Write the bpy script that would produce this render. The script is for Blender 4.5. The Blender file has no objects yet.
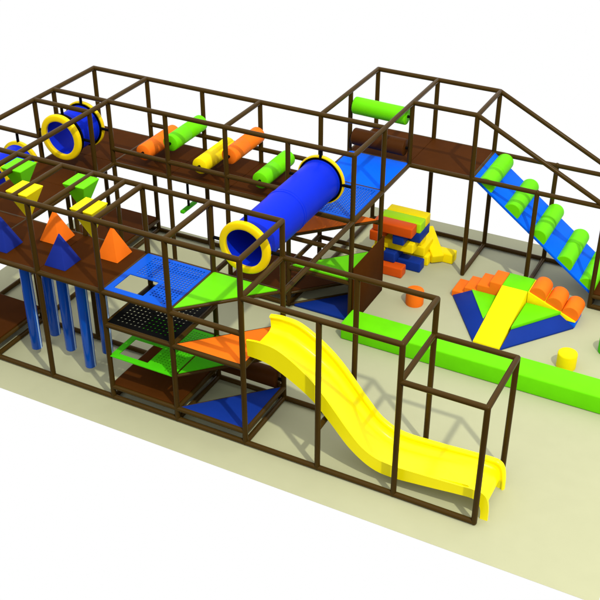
import bpy, bmesh, math
from mathutils import Vector, Matrix

# ------------------------------------------------------------------ set-up
S = bpy.context.scene
COL = S.collection
U = 1.2                      # metres per frame module
SY = 1.012
def row(j): return j * SY
L0, L1, L2, L3, L4, TOP = 0.22, 0.71, 1.20, 1.69, 2.185, 2.685   # frame levels
PR = 0.0355                   # pipe radius
PI = math.pi

# ------------------------------------------------------------------ materials
def mat(name, rgb, rough=0.42, spec=0.25, bump=0.0, scale=60.0, vary=0.05, coat=0.0):
    m = bpy.data.materials.new(name); m.use_nodes = True
    nt = m.node_tree; b = nt.nodes['Principled BSDF']
    b.inputs['Roughness'].default_value = rough
    b.inputs['Specular IOR Level'].default_value = spec
    if coat:
        b.inputs['Coat Weight'].default_value = coat
        b.inputs['Coat Roughness'].default_value = 0.12
    tc = nt.nodes.new('ShaderNodeTexCoord')
    n = nt.nodes.new('ShaderNodeTexNoise'); n.inputs['Scale'].default_value = 3.0
    n.inputs['Detail'].default_value = 3.0
    nt.links.new(tc.outputs['Object'], n.inputs['Vector'])
    r = nt.nodes.new('ShaderNodeValToRGB')
    r.color_ramp.elements[0].position = 0.3; r.color_ramp.elements[1].position = 0.7
    r.color_ramp.elements[0].color = tuple(c * (1 - vary) for c in rgb) + (1,)
    r.color_ramp.elements[1].color = tuple(min(1, c * (1 + vary)) for c in rgb) + (1,)
    nt.links.new(n.outputs['Fac'], r.inputs['Fac'])
    nt.links.new(r.outputs['Color'], b.inputs['Base Color'])
    if bump:
        n2 = nt.nodes.new('ShaderNodeTexNoise'); n2.inputs['Scale'].default_value = scale
        n2.inputs['Detail'].default_value = 2.0
        nt.links.new(tc.outputs['Object'], n2.inputs['Vector'])
        bp = nt.nodes.new('ShaderNodeBump'); bp.inputs['Strength'].default_value = bump
        bp.inputs['Distance'].default_value = 0.004
        nt.links.new(n2.outputs['Fac'], bp.inputs['Height'])
        nt.links.new(bp.outputs['Normal'], b.inputs['Normal'])
    return m

M = dict(
    pipe=mat('brown_pipe_foam', (.050, .0262, .0040), .27, .08),
    deck=mat('brown_deck_vinyl', (.058, .0165, .0022), .6, .015, .15, 40, .08),
    lime=mat('lime_vinyl', (.135, .64, .003), .5, .06, .12),
    green=mat('green_vinyl', (.060, .54, .004), .5, .06, .12),
    yellow=mat('yellow_vinyl', (.90, .70, .003), .5, .06, .12),
    slide=mat('yellow_moulded_plastic', (.98, .86, .003), .26, .20, 0, 60, .02),
    flange=mat('yellow_moulded_ring', (.92, .66, .003), .35, .12, 0, 60, .02),
    orange=mat('orange_vinyl', (.90, .172, .010), .5, .05, .12),
    red_orange=mat('red_orange_vinyl', (.62, .078, .005), .4, .10, .12),
    tube=mat('royal_blue_plastic', (.003, .022, .62), .4, .05, 0, 60, .03),
    blue=mat('bright_blue_vinyl', (.001, .115, .90), .5, .03, .12),
    net_blue=mat('blue_net_coating', (.002, .085, .60), .4, .05),
    post_blue=mat('blue_glossy_vinyl', (.002, .075, .46), .12, .35, 0, 60, .04),
    pyr_blue=mat('deep_blue_vinyl', (.012, .028, .27), .5, .05, .12),
    navy=mat('navy_blue_vinyl', (.006, .030, .26), .42, .06, .12),
    lemon_lime=mat('yellow_green_vinyl', (.36, .70, .005), .45, .08, .12),
    strip=mat('pale_blue_reflection', (.42, .62, .92), .4, .1),
    black=mat('black_rubber', (.0025, .0025, .0025), .5, .05),
    wood=mat('brown_roller_vinyl', (.060, .018, .003), .5, .05, .15),
)
def floor_mat():
    m = mat('beige_play_mat', (.40, .402, .262), .7, .05, .1, 120, .015)
    return m
M['floor'] = floor_mat()

# ------------------------------------------------------------------ mesh helpers (module units)
def V(*a): return Vector(a)

def capsule(bm, p0, p1, r, n=14, dome=True):
    p0, p1 = Vector(p0), Vector(p1)
    d = (p1 - p0).normalized()
    a = d.orthogonal().normalized(); b = d.cross(a)
    rings = []
    if dome:
        st = [(p0 - d * r * .92, r * .38), (p0 - d * r * .7, r * .71), (p0 - d * r * .35, r * .93), (p0, r),
              (p1, r), (p1 + d * r * .35, r * .93), (p1 + d * r * .7, r * .71), (p1 + d * r * .92, r * .38)]
    else:
        st = [(p0, r), (p1, r)]
    for c, q in st:
        rings.append([bm.verts.new(c + (a * math.cos(t) + b * math.sin(t)) * q)
                      for t in (2 * PI * i / n for i in range(n))])
    for A, B in zip(rings, rings[1:]):
        for i in range(n):
            bm.faces.new((A[i], A[(i + 1) % n], B[(i + 1) % n], B[i])).smooth = True
    bm.faces.new(rings[0][::-1]); bm.faces.new(rings[-1])

def lathe(bm, c, axis, prof, n=48, close=True, smooth=True):
    """prof: list of (t along axis, radius); closed ring profile when close."""
    c = Vector(c); d = Vector(axis).normalized()
    a = d.orthogonal().normalized(); b = d.cross(a)
    rings = [[bm.verts.new(c + d * t + (a * math.cos(q) + b * math.sin(q)) * r)
              for q in (2 * PI * i / n for i in range(n))] for t, r in prof]
    pairs = list(zip(rings, rings[1:])) + ([(rings[-1], rings[0])] if close else [])
    for A, B in pairs:
        for i in range(n):
            bm.faces.new((A[i], A[(i + 1) % n], B[(i + 1) % n], B[i])).smooth = smooth
    if not close:
        bm.faces.new(rings[0][::-1]); bm.faces.new(rings[-1])

def prism(bm, pts, z0, z1):
    """vertical prism over a list of (x, y)"""
    A = [bm.verts.new((x, y, z0)) for x, y in pts]; B = [bm.verts.new((x, y, z1)) for x, y in pts]
    n = len(pts)
    bm.faces.new(A[::-1]); bm.faces.new(B)
    for i in range(n): bm.faces.new((A[i], A[(i + 1) % n], B[(i + 1) % n], B[i]))

def extrude_y(bm, pts, y0, y1):
    """prism along Y over a list of (x, z)"""
    A = [bm.verts.new((x, y0, z)) for x, z in pts]; B = [bm.verts.new((x, y1, z)) for x, z in pts]
    n = len(pts)
    bm.faces.new(A); bm.faces.new(B[::-1])
    for i in range(n): bm.faces.new((A[i], B[i], B[(i + 1) % n], A[(i + 1) % n]))

def hull(bm, pts):
    vs = [bm.verts.new(p) for p in pts]
    bmesh.ops.convex_hull(bm, input=vs)

def box(bm, lo, hi):
    prism(bm, [(lo[0], lo[1]), (hi[0], lo[1]), (hi[0], hi[1]), (lo[0], hi[1])], lo[2], hi[2])

def bevel(bm, w, seg=3):
    bmesh.ops.recalc_face_normals(bm, faces=bm.faces)
    es = [e for e in bm.edges if len(e.link_faces) == 2 and e.calc_face_angle(0) > 0.35]
    bmesh.ops.bevel(bm, geom=es, offset=w, segments=seg, profile=.5, affect='EDGES', clamp_overlap=True)
    for f in bm.faces: f.smooth = True

def NB(): return bmesh.new()

# ------------------------------------------------------------------ object helpers
def world_loc(o):
    p = Vector(o.location)
    while o.parent: o = o.parent; p += Vector(o.location)
    return p

def obj(name, bm, m, parent=None, loc=None, smooth_angle=None):
    """links bm as ONE mesh object; loc = its origin in module units (top-level things)"""
    bmesh.ops.recalc_face_normals(bm, faces=bm.faces)
    base = world_loc(parent) if parent else (Vector(loc) * U if loc else Vector((0, 0, 0)))
    for v in bm.verts: v.co = v.co * U - base
    me = bpy.data.meshes.new(name); bm.to_mesh(me); bm.free()
    me.materials.append(m)
    o = bpy.data.objects.new(name, me); COL.objects.link(o)
    if parent: o.parent = parent
    else: o.location = base
    if smooth_angle:
        me.set_sharp_from_angle(angle=math.radians(smooth_angle))
    return o

def tag(o, label=None, cat=None, group=None, kind=None):
    if label: o['label'] = label
    if cat: o['category'] = cat
    if group: o['group'] = group
    if kind: o['kind'] = kind
    return o

def thing(name, label, cat, loc, group=None):
    o = bpy.data.objects.new(name, None); COL.objects.link(o)
    o.location = Vector(loc) * U; o.empty_display_size = .1
    return tag(o, label, cat, group)

# ------------------------------------------------------------------ floor
bm = NB()
prism(bm, [(-2.52, -.515), (7.55, -.515), (7.55, 6.58), (1.74, 6.5), (1.74, 4.22), (-2.52, 4.22)], -.0015, 0)
tag(obj('floor', bm, M['floor']), kind='structure')

# ------------------------------------------------------------------ climbing frame
frame = thing('climbing_frame', 'large brown padded pipe climbing frame with coloured platforms on beige mat', 'play structure', (0, 0, 0))

def pipe(name, p0, p1, r=PR, m='pipe', label=None):
    bm = NB(); capsule(bm, p0, p1, r)
    o = obj(name, bm, M[m], frame)
    if label: o['label'] = label
    return o

def post(x, y, z1, z0=0.03): pipe('post', (x, y, z0), (x, y, z1))
for x in range(-3, 4): post(x, 0, TOP)
for x in (4, 5): post(x, 0, L4); post(x, SY, L4)
for x in (6,): post(x, 0, L3); post(x, SY, L3)
for x in (0, 1, 2, 3): post(x, row(1), TOP)
for x in (-2, -1): post(x, row(1), L3)
HY = 2.59
post(-2, HY, TOP); post(-1, HY, TOP, L3)
post(-1, row(2), L3)
for x in (-2, -1, 0, 1, 2, 3): post(x, row(3), TOP); post(x, row(4), TOP)
post(2, row(5), TOP, L3); post(3, row(5), TOP, L3); post(4, row(5), TOP)
for x in (2, 3, 4): post(x, row(6), TOP)
for x in (5, 6): post(x, row(5), L3); post(x, row(6), L3)
post(7, row(5), L3); post(7, row(6), L3)

def xrail(name, y, x0, x1, z, r=PR): pipe(name, (x0, y, z), (x1, y, z), r)
def yrail(name, x, y0, y1, z, r=PR): pipe(name, (x, y0, z), (x, y1, z), r)
# top rails
for y, a, b in ((0, -3, 3), (row(1), -3, 3), (row(3), -2, 3), (row(4), -2, 3), (row(5), 3, 4), (row(6), 2, 4), (HY, -2, -1)):
    xrail('top_rail', y, a, b, TOP)
for x, a, b in ((-2, 0, 4), (-1, 0, 4), (-.75, 0, 1), (-.25, 0, 1), (.25, 0, 1), (.74, 0, 1), (1, 0, 1), (2, 0, 1), (3, 0, 1),
                (1, 3, 4), (2, 4, 6), (3, 3, 6), (4, 5, 6)):
    yrail('top_rail', x, row(a), row(b), TOP)
# slide cage
for y in (0, SY): xrail('cage_rail', y, 3, 5, L4); xrail('cage_rail', y, 5, 6, L3)
for x, z in ((3, L4), (5, L4), (5, L3), (6, L3)): yrail('cage_rail', x, 0, SY, z)
yrail('slide_support', 4, 0, SY, .64)
# guard rails along the upper corridor
xrail('guard_rail', row(3), -1, 2, 1.93); xrail('guard_rail', row(4), -1, 2, 1.93)
xrail('guard_rail', HY, -3, -2, 2.09)
# deck rails
for y, a, b in ((0, -3, 3), (row(1), -3, 3), (row(3), -1, 3), (row(4), -2, 3), (row(5), 2, 7), (row(6), 2, 7)):
    xrail('deck_rail', y, a, b, L3 - .01)
for x, a, b in ((-2, 0, 4), (-1, 0, 4), (1, 0, 1), (2, 0, 1), (2, 1, 3), (3, 1, 3), (2, 3, 6), (3, 3, 5), (4, 5, 6)):
    yrail('deck_rail', x, row(a), row(b), L3 - .01)
# rails under the stair platforms
for z in (L0, L2):
    xrail('platform_rail', 0, 1, 3, z - .01); xrail('platform_rail', SY, 1, 2 if z == L2 else 3, z - .01)
    for x in (1, 2, 3): yrail('platform_rail', x, 0, SY, z - .01)
xrail('platform_rail', SY, 1, 3, L1 - .02)
for z in (L0, L1, L2):
    if z != L0: xrail('platform_rail', row(3), 2, 3, z - .03 if z == L1 else z - .01)
    xrail('platform_rail', row(4), 2, 3, z - .03)
    if z != L2: yrail('platform_rail', 2, row(3), row(4), z - .01)
for x0, x1, j in ((-2, -1, 0), (-2, -1, 3), (1, 2, 3), (6, 7, 5)):
    for y in (row(j), row(j + 1)): xrail('platform_rail', y, x0, x1, L0 - .01)
    for x in (x0, x1): yrail('platform_rail', x, row(j), row(j + 1), L0 - .01)
# floor rails
FZ = .037
for y, a, b in ((0, -3, 6), (row(1), -2, 4), (row(3), -1, 2), (row(4), -2, 3), (row(6), 2, 7), (row(5), 6, 7)):
    xrail('floor_rail', y, a, b, FZ)
for x, a, b in ((-2, 0, 4), (-1, 0, 4), (1, 0, 1), (2, 0, 1), (3, 0, 1), (1, 3, 4), (2, 3, 6), (3, 3, 4), (4, 5, 6), (5, 5, 6), (6, 5, 6), (7, 5, 6)):
    yrail('floor_rail', x, row(a), row(b), FZ)
# sloping rails over the ramp
for j in (5, 6): pipe('sloping_rail', (4, row(j), TOP), (6, row(j), L3), PR, 'pipe')

# --- decks
def deck(x0, x1, y0, y1, z, m='deck', label=None, i=.0015):
    bm = NB(); box(bm, (x0 + i, y0 + i, z - .012), (x1 - i, y1 - i, z + .022)); bevel(bm, .006, 1)
    o = obj('deck', bm, M[m], frame)
    for f in o.data.polygons: f.use_smooth = False
    if label: o['label'] = label
for x in (-3, -2, -1, 0): deck(x, x + 1, 0, SY, L3)
for j in (1, 2, 3): deck(-2, -1, row(j), row(j + 1), L3)
for x in (-1, 0, 1): deck(x, x + 1, row(3), row(4), L3)
for x in (2, 3): deck(x, x + 1, row(5), row(6), L3)
deck(2, 3, row(4), row(5), L3, 'blue', 'smooth bright blue deck panel')
for x, j in ((1, 0), (-2, 0), (-2, 3), (1, 3), (6, 5)): deck(x, x + 1, row(j), row(j + 1), L0 + .02)

# --- perforated net decks: every hole is a real hole
def net_deck(x0, x1, y0, y1, z, m, label, n=13, hole=None, rad=.30, front=0.0, plain=None):
    bm = NB()
    xs = [x0 + .02 + (x1 - x0 - .04) * i / n for i in range(n + 1)]
    ys = [y0 - front + .02 + (y1 - y0 + front - .04) * i / n for i in range(n + 1)]
    G = {}
    def vert(x, y):
        k = (round(x, 5), round(y, 5))
        if k not in G: G[k] = bm.verts.new((x, y, z + .012))
        return G[k]
    if hole:
        hi = [min(range(n + 1), key=lambda i: abs(xs[i] - h)) for h in hole[:2]]
        hj = [min(range(n + 1), key=lambda i: abs(ys[i] - h)) for h in hole[2:]]
    for i in range(n):
        for j in range(n):
            if hole and hi[0] <= i < hi[1] and hj[0] <= j < hj[1]: continue
            a, b, c, d = xs[i], xs[i + 1], ys[j], ys[j + 1]
            mx, my = (a + b) / 2, (c + d) / 2
            solid = i in (0, n - 1) or j in (0, n - 1)
            if hole:
                solid = solid or (j <= hj[0] and i < n * .8) or (i <= hi[0])
                if hi[0] - 1 <= i <= hi[1] and hj[0] - 1 <= j <= hj[1]: solid = True
            if solid:
                bm.faces.new((vert(a, c), vert(mx, c), vert(b, c), vert(b, my), vert(b, d), vert(mx, d), vert(a, d), vert(a, my)))
                continue
            out = [vert(a, c), vert(mx, c), vert(b, c), vert(b, my), vert(b, d), vert(mx, d), vert(a, d), vert(a, my)]
            rr = rad * (b - a)
            inn = [bm.verts.new((mx + rr * math.cos(t), my + rr * math.sin(t), z + .012))
                   for t in (PI * 1.25 + PI / 4 * k for k in range(8))]
            for k in range(8):
                bm.faces.new((out[k], out[(k + 1) % 8], inn[(k + 1) % 8], inn[k]))
    r = bmesh.ops.extrude_face_region(bm, geom=bm.faces[:])
    for v in r['geom']:
        if isinstance(v, bmesh.types.BMVert): v.co.z -= .012
    o = obj('net_deck', bm, M[m], frame); o['label'] = label
net_deck(1, 2, 0, SY, L3 + .012, 'net_blue', 'blue perforated net deck with square hatch', 22, (1.11, 1.555, .10, .465), .33)
net_deck(1, 2, 0, SY, L2 + .01, 'black', 'black perforated net deck', 15, None, .25)
net_deck(1, 2, 0, SY, L1, 'green', 'green perforated net deck with square hatch', 22, (1.09, 1.555, .09, .42), .27, .04)
net_deck(2, 3, row(3), row(4), L3 + .012, 'net_blue', 'blue perforated net deck without hatch', 22, None, .33)

# --- triangular steps of the two stair towers
def tri(x, j, front, z, m, label):
    y0, y1 = row(j), row(j + 1)
    e = .016
    if front: pts = [(x + .06, y0 + e), (x + 1 - e, y0 + e), (x + 1 - e, y1 - .06)]
    else: pts = [(x + e, y0 + .06), (x + 1 - .06, y1 - e), (x + e, y1 - e)]
    bm = NB(); prism(bm, pts, z - .012, z + .022)
    o = obj('step_platform', bm, M[m], frame); o['label'] = label
    s = .012 if front else -.012
    bm = NB(); capsule(bm, (x + s, y0 - s, z - .005), (x + 1 + s, y1 - s, z - .005), .022, 10)
    obj('step_edge', bm, M['pipe'], o)
tri(2, 0, True, L0, 'navy', 'dark blue triangular step nearest the floor by the slide')
tri(2, 0, False, L1, 'green', 'green triangular step')
tri(2, 0, True, L2, 'orange', 'orange triangular platform at the slide mouth')
tri(2, 0, False, L3, 'lime', 'lime green triangular platform on the deck level')
tri(2, 3, False, L0 + .0, 'deck', 'brown triangular step')
tri(2, 3, True, L1, 'lime', 'lime green triangular step of the rear tower')
tri(2, 3, False, L2, 'orange', 'orange triangular step under the blue net')
bm = NB(); prism(bm, [(2.08, row(3) + .02), (3 - .02, row(3) + .02), (3 - .02, row(4) - .08)], .004, .05); bevel(bm, .008, 2)
o = obj('floor_pad', bm, M['navy'], frame); o['label'] = 'dark blue triangular pad on the floor'
bm = NB(); capsule(bm, (2.04, row(3), .05), (2.97, row(4) - .06, .05), .02, 10); obj('pad_edge', bm, M['pipe'], o)
bm = NB(); box(bm, (3.040, row(3) - .03, .0), (3.066, row(4) + .03, .96)); bevel(bm, .006, 1)
o = obj('side_panel', bm, M['deck'], frame); o['label'] = 'brown upright side panel'

# ------------------------------------------------------------------ tunnels
def tunnel(label, cx, cz, y0, y1, sections, rails):
    t = thing('crawl_tube', label, 'crawl tube', (cx, (y0 + y1) / 2, cz - .3), 'blue crawl tubes with yellow rings')
    ya, yb = y0 + .07, y1 - .06
    for k in range(sections):
        a = ya + (yb - ya) * k / sections; b = ya + (yb - ya) * (k + 1) / sections
        bm = NB(); g = .006
        lathe(bm, (cx, 0, cz), (0, 1, 0), [(a, .278), (a, .300), (a + g, .304), (a + .03, .304), (a + .036, .297), (b - .036, .297), (b - .03, .304),
                                           (b - g, .304), (b, .300), (b, .278)], 56)
        obj('barrel', bm, M['tube'], t, smooth_angle=40)
    for y, s in ((y0, -1), (y1, 1)):
        bm = NB()
        pr = [(.004, .277), (-.050, .258), (-.062, .257), (-.068, .263), (-.069, .285), (-.066, .330), (-.060, .346), (-.046, .355), (-.018, .357), (0, .352), (.004, .32)]
        lathe(bm, (cx, y + (.07 if s < 0 else -.07), cz), (0, 1, 0), [(q, r) for q, r in pr] if s < 0 else [(-q, r) for q, r in pr], 56)
        obj('end_ring', bm, M['flange'], t, smooth_angle=60)
    for yr, zt in rails:
        bm = NB()
        lathe(bm, (cx, yr, cz), (0, 1, 0), [(-.014, .302), (-.014, .335), (.014, .335), (.014, .302)], 56)
        o = obj('mounting_ring', bm, M['black'], t, smooth_angle=40)
        for p0, p1 in (((cx, yr, cz + .32), (cx, yr, zt)), ((cx - .32, yr, cz), (cx - .5, yr, cz)), ((cx + .32, yr, cz), (cx + .5, yr, cz))):
            bm = NB(); capsule(bm, p0, p1, .022, 10); obj('clamp', bm, M['black'], o)
    return t
tunnel('longest royal blue crawl tube, with yellow rings, crossing the frame centre', 2.5, 2.21, .93, 3.10, 2, ((SY, TOP), (row(3), TOP)))
tunnel('short blue crawl tube with yellow rings standing high at the back left corner', -1.5, 2.22, 2.46, 3.11, 1, ((HY, TOP), (row(3), TOP)))
tunnel('short blue crawl tube half cut off by the left picture edge, behind green wedge', -2.44, 1.565, 1.93, 2.64, 1, ((HY, 2.09),))

# ------------------------------------------------------------------ slide
def cr(pts, n=6):
    out = []
    for i in range(len(pts) - 1):
        p0 = pts[max(i - 1, 0)]; p1 = pts[i]; p2 = pts[i + 1]; p3 = pts[min(i + 2, len(pts) - 1)]
        for k in range(n):
            t = k / n
            out.append(tuple(.5 * (2 * b + (c - a) * t + (2 * a - 5 * b + 4 * c - d) * t * t + (3 * b - a - 3 * c + d) * t ** 3)
                             for a, b, c, d in zip(p0, p1, p2, p3)))
    out.append(tuple(pts[-1])); return out
slide = thing('slide', 'bright yellow plastic slide with wavy chute running down inside brown cage', 'slide', (4.5, .42, 0))
# (x bottom, z bottom, x rim, z rim)
W = cr([(3.0, 1.295, 2.985, 1.515), (3.25, 1.272, 3.16, 1.535), (3.52, 1.155, 3.40, 1.505), (3.85, .945, 3.70, 1.335), (4.10, .69, 3.98, 1.09),
        (4.36, .40, 4.35, .645), (4.63, .215, 4.56, .445), (4.89, .165, 4.82, .352), (5.30, .20, 5.25, .358), (5.72, .250, 5.68, .384),
        (5.92, .262, 5.95, .398), (5.99, .22, 6.04, .375), (6.022, .14, 6.09, .31), (6.03, .06, 6.115, .18), (6.03, .0, 6.12, .0)])
YN, YF = .115, .735
def wall(y0, y1):
    bm = NB(); A = []
    for xb, zb, xr, zr in W:
        A.append([bm.verts.new((xb, y0, zb)), bm.verts.new((xr, y0, zr)), bm.verts.new((xr, y1, zr)), bm.verts.new((xb, y1, zb))])
    for P, Q in zip(A, A[1:]):
        for i in range(4): bm.faces.new((P[i], P[(i + 1) % 4], Q[(i + 1) % 4], Q[i])).smooth = True
    bm.faces.new(A[0]); bm.faces.new(A[-1][::-1])
    return bm
obj('side_wall', wall(YN, YN + .03), M['slide'], slide, smooth_angle=35)
obj('side_wall', wall(YF - .03, YF), M['slide'], slide, smooth_angle=35)
# bed with coved corners
ch = .075
B = [(3.0, 1.315)] + [(p[0], p[1] + .035) for p in W[6:58:3]] + [(5.86, .285), (5.95, .274), (6.01, .245), (6.045, .19), (6.055, .12)]
bm = NB(); A = []
for i, (x, z) in enumerate(B):
    q0 = B[max(i - 1, 0)]; q1 = B[min(i + 1, len(B) - 1)]
    t = Vector((q1[0] - q0[0], 0, q1[1] - q0[1])).normalized(); nrm = Vector((-t.z, 0, t.x))
    if nrm.z < 0: nrm = -nrm
    c = Vector((x, 0, z)); rg = []
    prof = [(YN + .028, .115), (YN + .032, .07), (YN + .045, .035), (YN + .075, .01), (YN + .13, 0),
            (YF - .13, 0), (YF - .075, .01), (YF - .045, .035), (YF - .032, .07), (YF - .028, .115)]
    hs = 1 if x < 5.85 else max(0, 1 - (x - 5.85) / .19)
    up = Vector((0, 0, 1)) if x > 5.6 else nrm
    for y, h in prof: rg.append(bm.verts.new(c + up * (h * hs) + Vector((0, y, 0))))
    for y, h in prof[::-1]: rg.append(bm.verts.new(c + up * (h * hs) - nrm * .02 + Vector((0, y, 0))))
    A.append(rg)
for P, Q in zip(A, A[1:]):
    n = len(P)
    for i in range(n): bm.faces.new((P[i], P[(i + 1) % n], Q[(i + 1) % n], Q[i])).smooth = True
bm.faces.new(A[0]); bm.faces.new(A[-1][::-1])
obj('chute', bm, M['slide'], slide, smooth_angle=50)
def rim(y, out):
    bm = NB(); n = 12; A = []
    P = [(p[2], p[3]) for p in W]
    for i, (x, z) in enumerate(P):
        q0 = P[max(i - 1, 0)]; q1 = P[min(i + 1, len(P) - 1)]
        t = Vector((q1[0] - q0[0], 0, q1[1] - q0[1])).normalized(); nrm = Vector((-t.z, 0, t.x))
        A.append([bm.verts.new(Vector((x, y + out, z)) - nrm * .016 + nrm * (.026 * math.sin(a)) + Vector((0, .040 * math.cos(a), 0)))
                  for a in (2 * PI * k / n for k in range(n))])
    for P_, Q in zip(A, A[1:]):
        for i in range(n): bm.faces.new((P_[i], P_[(i + 1) % n], Q[(i + 1) % n], Q[i])).smooth = True
    bm.faces.new(A[0]); bm.faces.new(A[-1][::-1])
    obj('rim', bm, M['slide'], slide, smooth_angle=50)
rim(YF - .012, .0)

# ------------------------------------------------------------------ roller ramp
ramp = thing('padded_ramp', 'bright blue sloping ramp with lime green half round bumpers', 'ramp', (5, row(5.5), 0))
def rz(x): return L3 + .0 - (x - 4.02) * (L3 - L0) / 1.98
bm = NB(); extrude_y(bm, [(4.03, rz(4.03) - .035), (4.03, rz(4.03) + .02), (6.0, rz(6.0) + .02), (6.0, rz(6.0) - .035)], row(5) + .03, row(6) - .03)
bevel(bm, .01, 2); obj('ramp_bed', bm, M['blue'], ramp, smooth_angle=35)
tn = Vector((1, 0, -(L3 - L0) / 1.98)).normalized(); nn = Vector((-tn.z, 0, tn.x))
for x in (4.20, 4.64, 5.08, 5.52, 5.895):
    c = Vector((x, 0, rz(x) + .02)); bm = NB()
    y0, y1 = row(5) + .035, row(6) - .035; r = .135; n = 16
    ym = (y0 + y1) / 2
    st = [(y0, r - .008), (y0 + .008, r), (ym - .012, r), (ym, r - .010), (ym + .012, r), (y1 - .008, r), (y1, r - .008)]
    A = []
    for y, q in st:
        A.append([bm.verts.new(c + Vector((0, y, 0)) + tn * (-q * math.cos(a)) + nn * (q * math.sin(a) * 1.12)) for a in (PI * k / n for k in range(n + 1))])
    for P, Q in zip(A, A[1:]):
        for i in range(n): bm.faces.new((P[i], P[i + 1], Q[i + 1], Q[i])).smooth = True
        bm.faces.new((P[n], P[0], Q[0], Q[n]))
    bm.faces.new(A[0]); bm.faces.new(A[-1][::-1])
    obj('bumper', bm, M['lime'], ramp, smooth_angle=40)

# ------------------------------------------------------------------ rollers
def roller(label, p0, p1, r, m, group, seam=True):
    p0, p1 = Vector(p0), Vector(p1); d = (p1 - p0).normalized(); Ln = (p1 - p0).length
    t = thing('padded_roller', label, 'roller', (p0 + p1) / 2 - Vector((0, 0, r)), group)
    bm = NB()
    pr = [(0, r * .93), (.008, r * .985), (.02, r)]
    if seam: pr += [(Ln / 2 - .014, r), (Ln / 2 - .004, r - .008), (Ln / 2 + .004, r - .008), (Ln / 2 + .014, r)]
    pr += [(Ln - .02, r), (Ln - .008, r * .985), (Ln, r * .93)]
    lathe(bm, p0, d, pr, 36, close=False)
    obj('padding', bm, M[m], t, smooth_angle=50)
    bm = NB(); capsule(bm, p0 - d * .07, p1 + d * .07, .022, 10)
    obj('axle', bm, M['black'], t)
g = 'padded rollers across the upper corridor'
RC = [(-.5, 1.93, 'orange', 'leftmost orange roller, set low, in the upper corridor'),
      (0.0, 2.19, 'lime', 'lime green roller set high between low orange and yellow rollers'),
      (.49, 1.93, 'yellow', 'only yellow roller in the upper corridor, set low'),
      (1.0, 2.20, 'orange', 'orange roller set high, right beside the yellow roller'),
      (1.5, 1.93, 'lime', 'lime green roller set low, next to the long blue crawl tube')]
for x, z, m, lab in RC: roller(lab, (x, 3.12, z), (x, 3.97, z), .125, m, g)
g = 'squeeze rollers between posts'
roller('lime green roller hung high between two posts above a brown roller', (2.07, row(5), 2.47), (2.93, row(5), 2.455), .13, 'lime', g, False)
roller('brown roller low over the upper deck, below the lime green one', (2.07, row(5), 1.965), (2.93, row(5), 1.95), .13, 'wood', g, False)
roller('brown roller near the floor behind the dark blue triangular step', (2.06, 1.0, .33), (2.93, 1.0, .33), .13, 'wood', g, False)

# ------------------------------------------------------------------ hanging wedges, pyramids, hanging bags
def wedge(x, y, m, lab):
    bm = NB(); h = .165
    zt = TOP + .012
    hull(bm, [(x - h, y - h, zt), (x + h, y - h, zt), (x + h, y + h, zt), (x - h, y + h, zt),
              (x - h, y - h, zt - .012), (x + h, y - h, zt - .012), (x + h, y + h, zt - .012), (x - h, y + h, zt - .012),
              (x - .01, y, 2.24), (x + .01, y, 2.24)])
    bevel(bm, .006, 1)
    o = obj('hanging_wedge', bm, M[m], None, (x, y, 2.24))
    for f in o.data.polygons: f.use_smooth = False
    tag(o, lab, 'hanging wedge', 'upside down foam pyramids hung on the top rails')
wedge(-.75, .75, 'lime', 'lime green upside down pyramid nearer the left picture edge, hung on rail')
wedge(-.25, .26, 'yellow', 'yellow upside down pyramid hung left, above the two left floor pyramids')
wedge(.25, .75, 'lime', 'lime green upside down pyramid hung behind the right yellow one')
wedge(.74, .26, 'yellow', 'yellow upside down pyramid hung right, in front of green one, near orange pyramid')
def pyramid(x, y, m, lab, hz=.44):
    bm = NB(); h = .168; z = L3 + .024
    hull(bm, [(x - h, y - h, z), (x + h, y - h, z), (x + h, y + h, z), (x - h, y + h, z), (x, y, z + hz)])
    bevel(bm, .008, 2)
    o = obj('foam_pyramid', bm, M[m], None, (x, y, z), 35)
    tag(o, lab, 'foam pyramid', 'foam pyramids on the front deck')
pyramid(-.78, .30, 'pyr_blue', 'blue foam pyramid cut by the left picture edge on the brown deck')
pyramid(-.285, .77, 'orange', 'orange foam pyramid standing behind a blue one on the brown deck')
pyramid(.175, .295, 'pyr_blue', 'blue foam pyramid in front of an orange one on the brown deck')
pyramid(.65, .76, 'orange', 'orange foam pyramid on the brown deck beside the blue net hatch')
def bag(x, y, lab):
    t = thing('hanging_bag', lab, 'punch bag', (x, y, .12), 'blue bags hanging under the front deck')
    bm = NB(); r = .077
    lathe(bm, (x, y, 0), (0, 0, 1), [(.12, r * .86), (.123, r * .95), (.135, r), (1.60, r), (1.615, r * .95), (1.62, r * .85)], 40, close=False)
    obj('padding', bm, M['post_blue'], t, smooth_angle=50)
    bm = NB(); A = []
    for z in (.132, 1.605):                                       # reflection streak built as a pale raised strip down the right side
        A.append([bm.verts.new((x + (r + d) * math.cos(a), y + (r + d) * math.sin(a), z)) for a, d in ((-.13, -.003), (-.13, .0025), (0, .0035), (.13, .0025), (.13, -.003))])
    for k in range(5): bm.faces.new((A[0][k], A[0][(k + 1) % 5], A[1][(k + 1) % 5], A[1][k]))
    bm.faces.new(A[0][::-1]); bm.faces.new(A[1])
    obj('reflection_strip', bm, M['strip'], t)
    bm = NB(); capsule(bm, (x, y, 1.61), (x, y, 1.68), .018, 8); obj('strap', bm, M['black'], t)
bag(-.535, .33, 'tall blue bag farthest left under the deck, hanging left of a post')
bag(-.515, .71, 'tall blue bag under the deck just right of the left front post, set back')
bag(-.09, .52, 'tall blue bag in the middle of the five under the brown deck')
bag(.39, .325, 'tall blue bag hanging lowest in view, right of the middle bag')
bag(.40, .70, 'tall blue bag farthest right, partly hidden by a post beside the green net')

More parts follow.
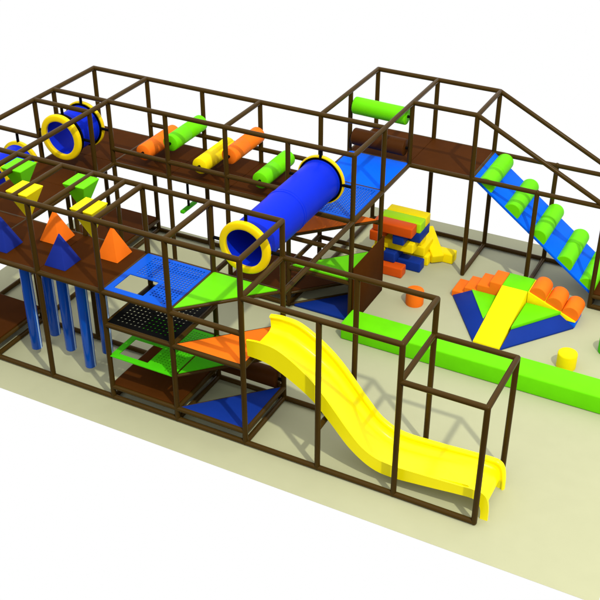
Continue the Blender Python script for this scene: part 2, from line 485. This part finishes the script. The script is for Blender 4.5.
# swing bar under the corridor
t = thing('swing_seat', 'small green seat hanging on a black strap under the upper corridor', 'swing', (0.0, 3.5, .93))
bm = NB(); capsule(bm, (0, 3.5, .96), (0, 3.5, 1.68), .02, 10); obj('strap', bm, M['black'], t)
bm = NB(); box(bm, (-.035, 3.30, .935), (.035, 3.70, .985)); bevel(bm, .015, 3); obj('seat', bm, M['green'], t)

# ------------------------------------------------------------------ barrier
bm = NB(); box(bm, (3.05, 2.62, 0), (8.0, 3.02, .275)); bevel(bm, .025, 4)
tag(obj('foam_barrier', bm, M['lime'], None, (5.5, 2.82, 0)), 'long low lime green foam beam lying on the mat behind the slide', 'foam barrier')

# ------------------------------------------------------------------ stools
def stool(x, y, m, lab, h=.24, r=.135):
    bm = NB(); lathe(bm, (x, y, 0), (0, 0, 1), [(0, r * .97), (.012, r), (h - .025, r), (h - .008, r * .97), (h, r * .88)], 40, close=False)
    tag(obj('foam_stool', bm, M[m], None, (x, y, 0), 45), lab, 'foam stool', 'round foam stools on the mat')
stool(3.64, 3.97, 'orange', 'round orange foam stool on the mat behind the slide cage')
stool(6.10, 3.45, 'yellow', 'round yellow foam stool right behind the lime green beam')
stool(6.525, 4.06, 'green', 'round green foam stool cut by the right picture edge')

# ------------------------------------------------------------------ foam climber
GC = 'foam pieces of the low climbing island'
X0, X1, Y0, Y1, H = 4.82, 5.21, 4.42, 4.80, .42
bm = NB(); box(bm, (X0, Y0, 0), (X1, Y1, H)); bevel(bm, .01, 2)
tag(obj('foam_podium', bm, M['lime'], None, ((X0 + X1) / 2, (Y0 + Y1) / 2, 0)), 'green topped square foam block at the peak of the climbing island', 'foam block', GC)
bm = NB()
hull(bm, [(4.77, 3.38, 0), (5.165, 3.38, 0), (4.77, 3.38, .045), (5.165, 3.38, .045), (X0, Y0 - .004, 0), (X1, Y0 - .004, 0), (X0, Y0 - .004, H), (X1, Y0 - .004, H)])
bevel(bm, .008, 2)
tag(obj('foam_ramp', bm, M['yellow'], None, (4.98, 3.9, 0), 35), 'yellow foam ramp leading up to the green podium', 'foam ramp', GC)
# stairs on the left
pts = [(4.06, 0)]
for k in range(4):
    pts += [(4.06 + .19 * k, .105 * (k + 1)), (4.06 + .19 * (k + 1) - (.004 if k == 3 else 0), .105 * (k + 1))]
pts += [(4.816, 0)]
bm = NB(); extrude_y(bm, pts, Y0, Y1); bevel(bm, .012, 3)
tag(obj('foam_stairs', bm, M['orange'], None, (4.42, 4.6, 0), 35), 'orange foam stairs with four steps on the left of the island', 'foam stairs', GC)
# roller wedge on the right
t = thing('roller_wedge', 'yellow foam wedge with three orange rounds on the right of the island', 'foam wedge', (5.58, 4.6, 0), GC)
bm = NB(); extrude_y(bm, [(X1 + .004, .10), (X1 + .004, H - .004), (5.955, .115), (5.955, .10)], Y0 - .012, Y1); bevel(bm, .006, 2)
obj('wedge_body', bm, M['yellow'], t, smooth_angle=35)
bm = NB(); box(bm, (X1 + .004, Y0 + .002, 0), (5.955, Y1, .099)); bevel(bm, .006, 2)
obj('wedge_base', bm, M['blue'], t, smooth_angle=35)
wn = Vector((.275, 0, .745)).normalized()
for x in (5.345, 5.60, 5.85):
    z = H - .02 - (x - X1) * (H - .145) / .745
    c = Vector((x, 0, z)) + wn * .03
    bm = NB(); r = .131
    lathe(bm, (c.x, Y0 + .012, c.z), (0, 1, 0), [(0, r * .95), (.01, r), (Y1 - Y0 - .034, r), (Y1 - Y0 - .024, r * .95)], 32, close=False)
    obj('round', bm, M['orange'], t, smooth_angle=50)
# corner fillers
def filler(label, outer, inner, m2, th):
    t = thing('corner_filler', label, 'foam filler', ((outer[0][0] + outer[1][0]) / 2, (outer[0][1] + outer[1][1]) / 2, 0), GC)
    bm = NB()
    (ax, ay), (bx, by), (cx, cy) = outer
    hull(bm, [(ax, ay, 0), (bx, by, 0), (cx, cy, 0), (ax, ay, .03), (bx, by, .03)] + [(x, y, .20) for x, y in inner])
    bevel(bm, .006, 2); obj('bank', bm, M['navy'], t, smooth_angle=30)
    bm = NB(); prism(bm, inner, .204, .204 + th); bevel(bm, .006, 2); obj('top_pad', bm, M[m2], t, smooth_angle=30)
filler('dark blue corner filler with green triangle top left of the yellow ramp', [(4.085, 4.412), (4.772, 3.39), (4.80, 4.412)],
       [(4.37, 4.41), (4.785, 3.74), (4.80, 4.41)], 'lime', .012)
filler('dark blue corner filler with green triangle top right of the yellow ramp', [(5.172, 3.385), (5.95, 4.40), (5.20, 4.40)],
       [(5.222, 3.66), (5.74, 4.37), (5.222, 4.37)], 'lime', .055)

# ------------------------------------------------------------------ foam blocks
GB = 'oblong foam building blocks in the pile'
def block(lo, hi, m, lab, mw=None):
    c = (Vector(lo) + Vector(hi)) / 2
    bm = NB(); box(bm, lo, hi); bevel(bm, .022, 4)
    if mw: bmesh.ops.transform(bm, matrix=mw, verts=bm.verts)
    tag(obj('foam_block', bm, M[m], None, (c.x, c.y, lo[2]) if not mw else mw @ c), lab, 'foam block', GB)
q = .172
def lv(k): return k * q + .001 * k
block((2.53, 4.51, 0), (3.195, 4.70, q), 'red_orange', 'red orange foam block lying lowest at the front of the pile')
block((2.72, 4.80, 0), (3.385, 5.0, q), 'navy', 'long dark blue foam block on the mat, behind front red orange one')
block((2.78, 5.05, 0), (3.42, 5.25, q), 'yellow', 'yellow foam block on the mat under the pile, beside the leaning block')
block((2.825, 4.625, lv(1)), (3.022, 5.27, lv(1) + q), 'navy', 'dark blue foam block with its end facing forward, on front red orange block')
block((3.17, 5.01, lv(1)), (3.365, 5.40, lv(1) + q), 'yellow', 'yellow foam block pointing forward on the right end of the lower blue one')
block((2.60, 4.66, lv(1)), (2.80, 5.27, lv(1) + q), 'yellow', 'yellow foam block hidden mostly by the brown side panel at pile left')
block((2.62, 4.735, lv(2)), (3.275, 4.94, lv(2) + q), 'yellow', 'yellow foam block across the middle of pile under the dark blue ends')
block((2.65, 5.04, lv(2)), (3.30, 5.25, lv(2) + q), 'yellow', 'yellow foam block across the back of the pile in its middle layer')
block((2.968, 4.615, lv(3)), (3.157, 5.22, lv(3) + q), 'navy', 'dark blue foam block end under the top red orange block')
block((3.16, 4.81, lv(3)), (3.352, 5.22, lv(3) + q), 'navy', 'dark blue foam block under the right ends of the top layer')
block((2.60, 4.57, lv(3)), (2.80, 5.20, lv(3) + q), 'red_orange', 'red orange foam block half hidden by a post, under top layer')
block((2.64, 4.588, lv(4)), (3.295, 4.802, lv(4) + q), 'red_orange', 'red orange foam block on top of the pile, nearest the camera')
block((2.665, 4.806, lv(4)), (3.35, 5.028, lv(4) + q), 'lemon_lime', 'yellow green foam block on top of the pile, in the middle')
block((2.68, 5.032, lv(4)), (3.348, 5.235, lv(4) + q), 'yellow', 'yellow foam block on top of the pile, farthest back')
block((3.22, 5.28, 0), (3.75, 5.48, q), 'yellow', 'yellow foam block lying on the mat right of the pile')
mw = Matrix.Translation((3.515, 5.205, .012)) @ Matrix.Rotation(math.radians(40), 4, 'Z') @ Matrix.Rotation(math.radians(20), 4, 'X')
block((-.10, 0, 0), (.10, .64, q), 'yellow', 'yellow foam block leaning up against the right side of the pile', mw)

# ------------------------------------------------------------------ camera, light, world
cam = bpy.data.cameras.new('camera'); co = bpy.data.objects.new('camera', cam); COL.objects.link(co)
co.location = Vector((8.31426, -8.76406, 8.79944)) * U
co.rotation_euler = (0.99454, -0.00023, 0.479013)
cam.sensor_width = 36; cam.lens = 36 * 1069.24 / 600; cam.clip_start = .1; cam.clip_end = 500
S.camera = co

# one studio lamp, high on the right in front of the frame
lamp = bpy.data.lights.new('key_lamp', 'POINT'); lo = bpy.data.objects.new('key_lamp', lamp); COL.objects.link(lo)
lo.location = Vector((17.9, -9.6, 27.0)) * U
lamp.energy = 41500; lamp.shadow_soft_size = .5; lamp.color = (1, .98, .76)

# white studio surround: full white above and on the backdrop side, dimmer low behind the camera
w = bpy.data.worlds.new('World'); S.world = w; w.use_nodes = True
nt = w.node_tree; bg = nt.nodes['Background']
tc = nt.nodes.new('ShaderNodeTexCoord')
def vdot(vec, a, b, lo_, hi_):
    n = nt.nodes.new('ShaderNodeVectorMath'); n.operation = 'DOT_PRODUCT'; n.inputs[1].default_value = vec
    nt.links.new(tc.outputs['Generated'], n.inputs[0])
    m = nt.nodes.new('ShaderNodeMapRange'); m.interpolation_type = 'SMOOTHSTEP'
    m.inputs['From Min'].default_value = a; m.inputs['From Max'].default_value = b
    m.inputs['To Min'].default_value = lo_; m.inputs['To Max'].default_value = hi_
    nt.links.new(n.outputs['Value'], m.inputs['Value']); return m
back = vdot((-.461, .887, 0), .0, .35, .12, 1.0)
up = vdot((0, 0, 1), .0, .62, 0, 1.52)
mx = nt.nodes.new('ShaderNodeMath'); mx.operation = 'MAXIMUM'
nt.links.new(back.outputs['Result'], mx.inputs[0]); nt.links.new(up.outputs['Result'], mx.inputs[1])
bg.inputs['Color'].default_value = (1, 1, 1, 1)
nt.links.new(mx.outputs['Value'], bg.inputs['Strength'])
S.cycles.diffuse_bounces = 3

S.view_settings.view_transform = 'Standard'; S.view_settings.look = 'None'
S.view_settings.exposure = 0; S.view_settings.gamma = 1
S.render.resolution_x = 1024; S.render.resolution_y = 1024
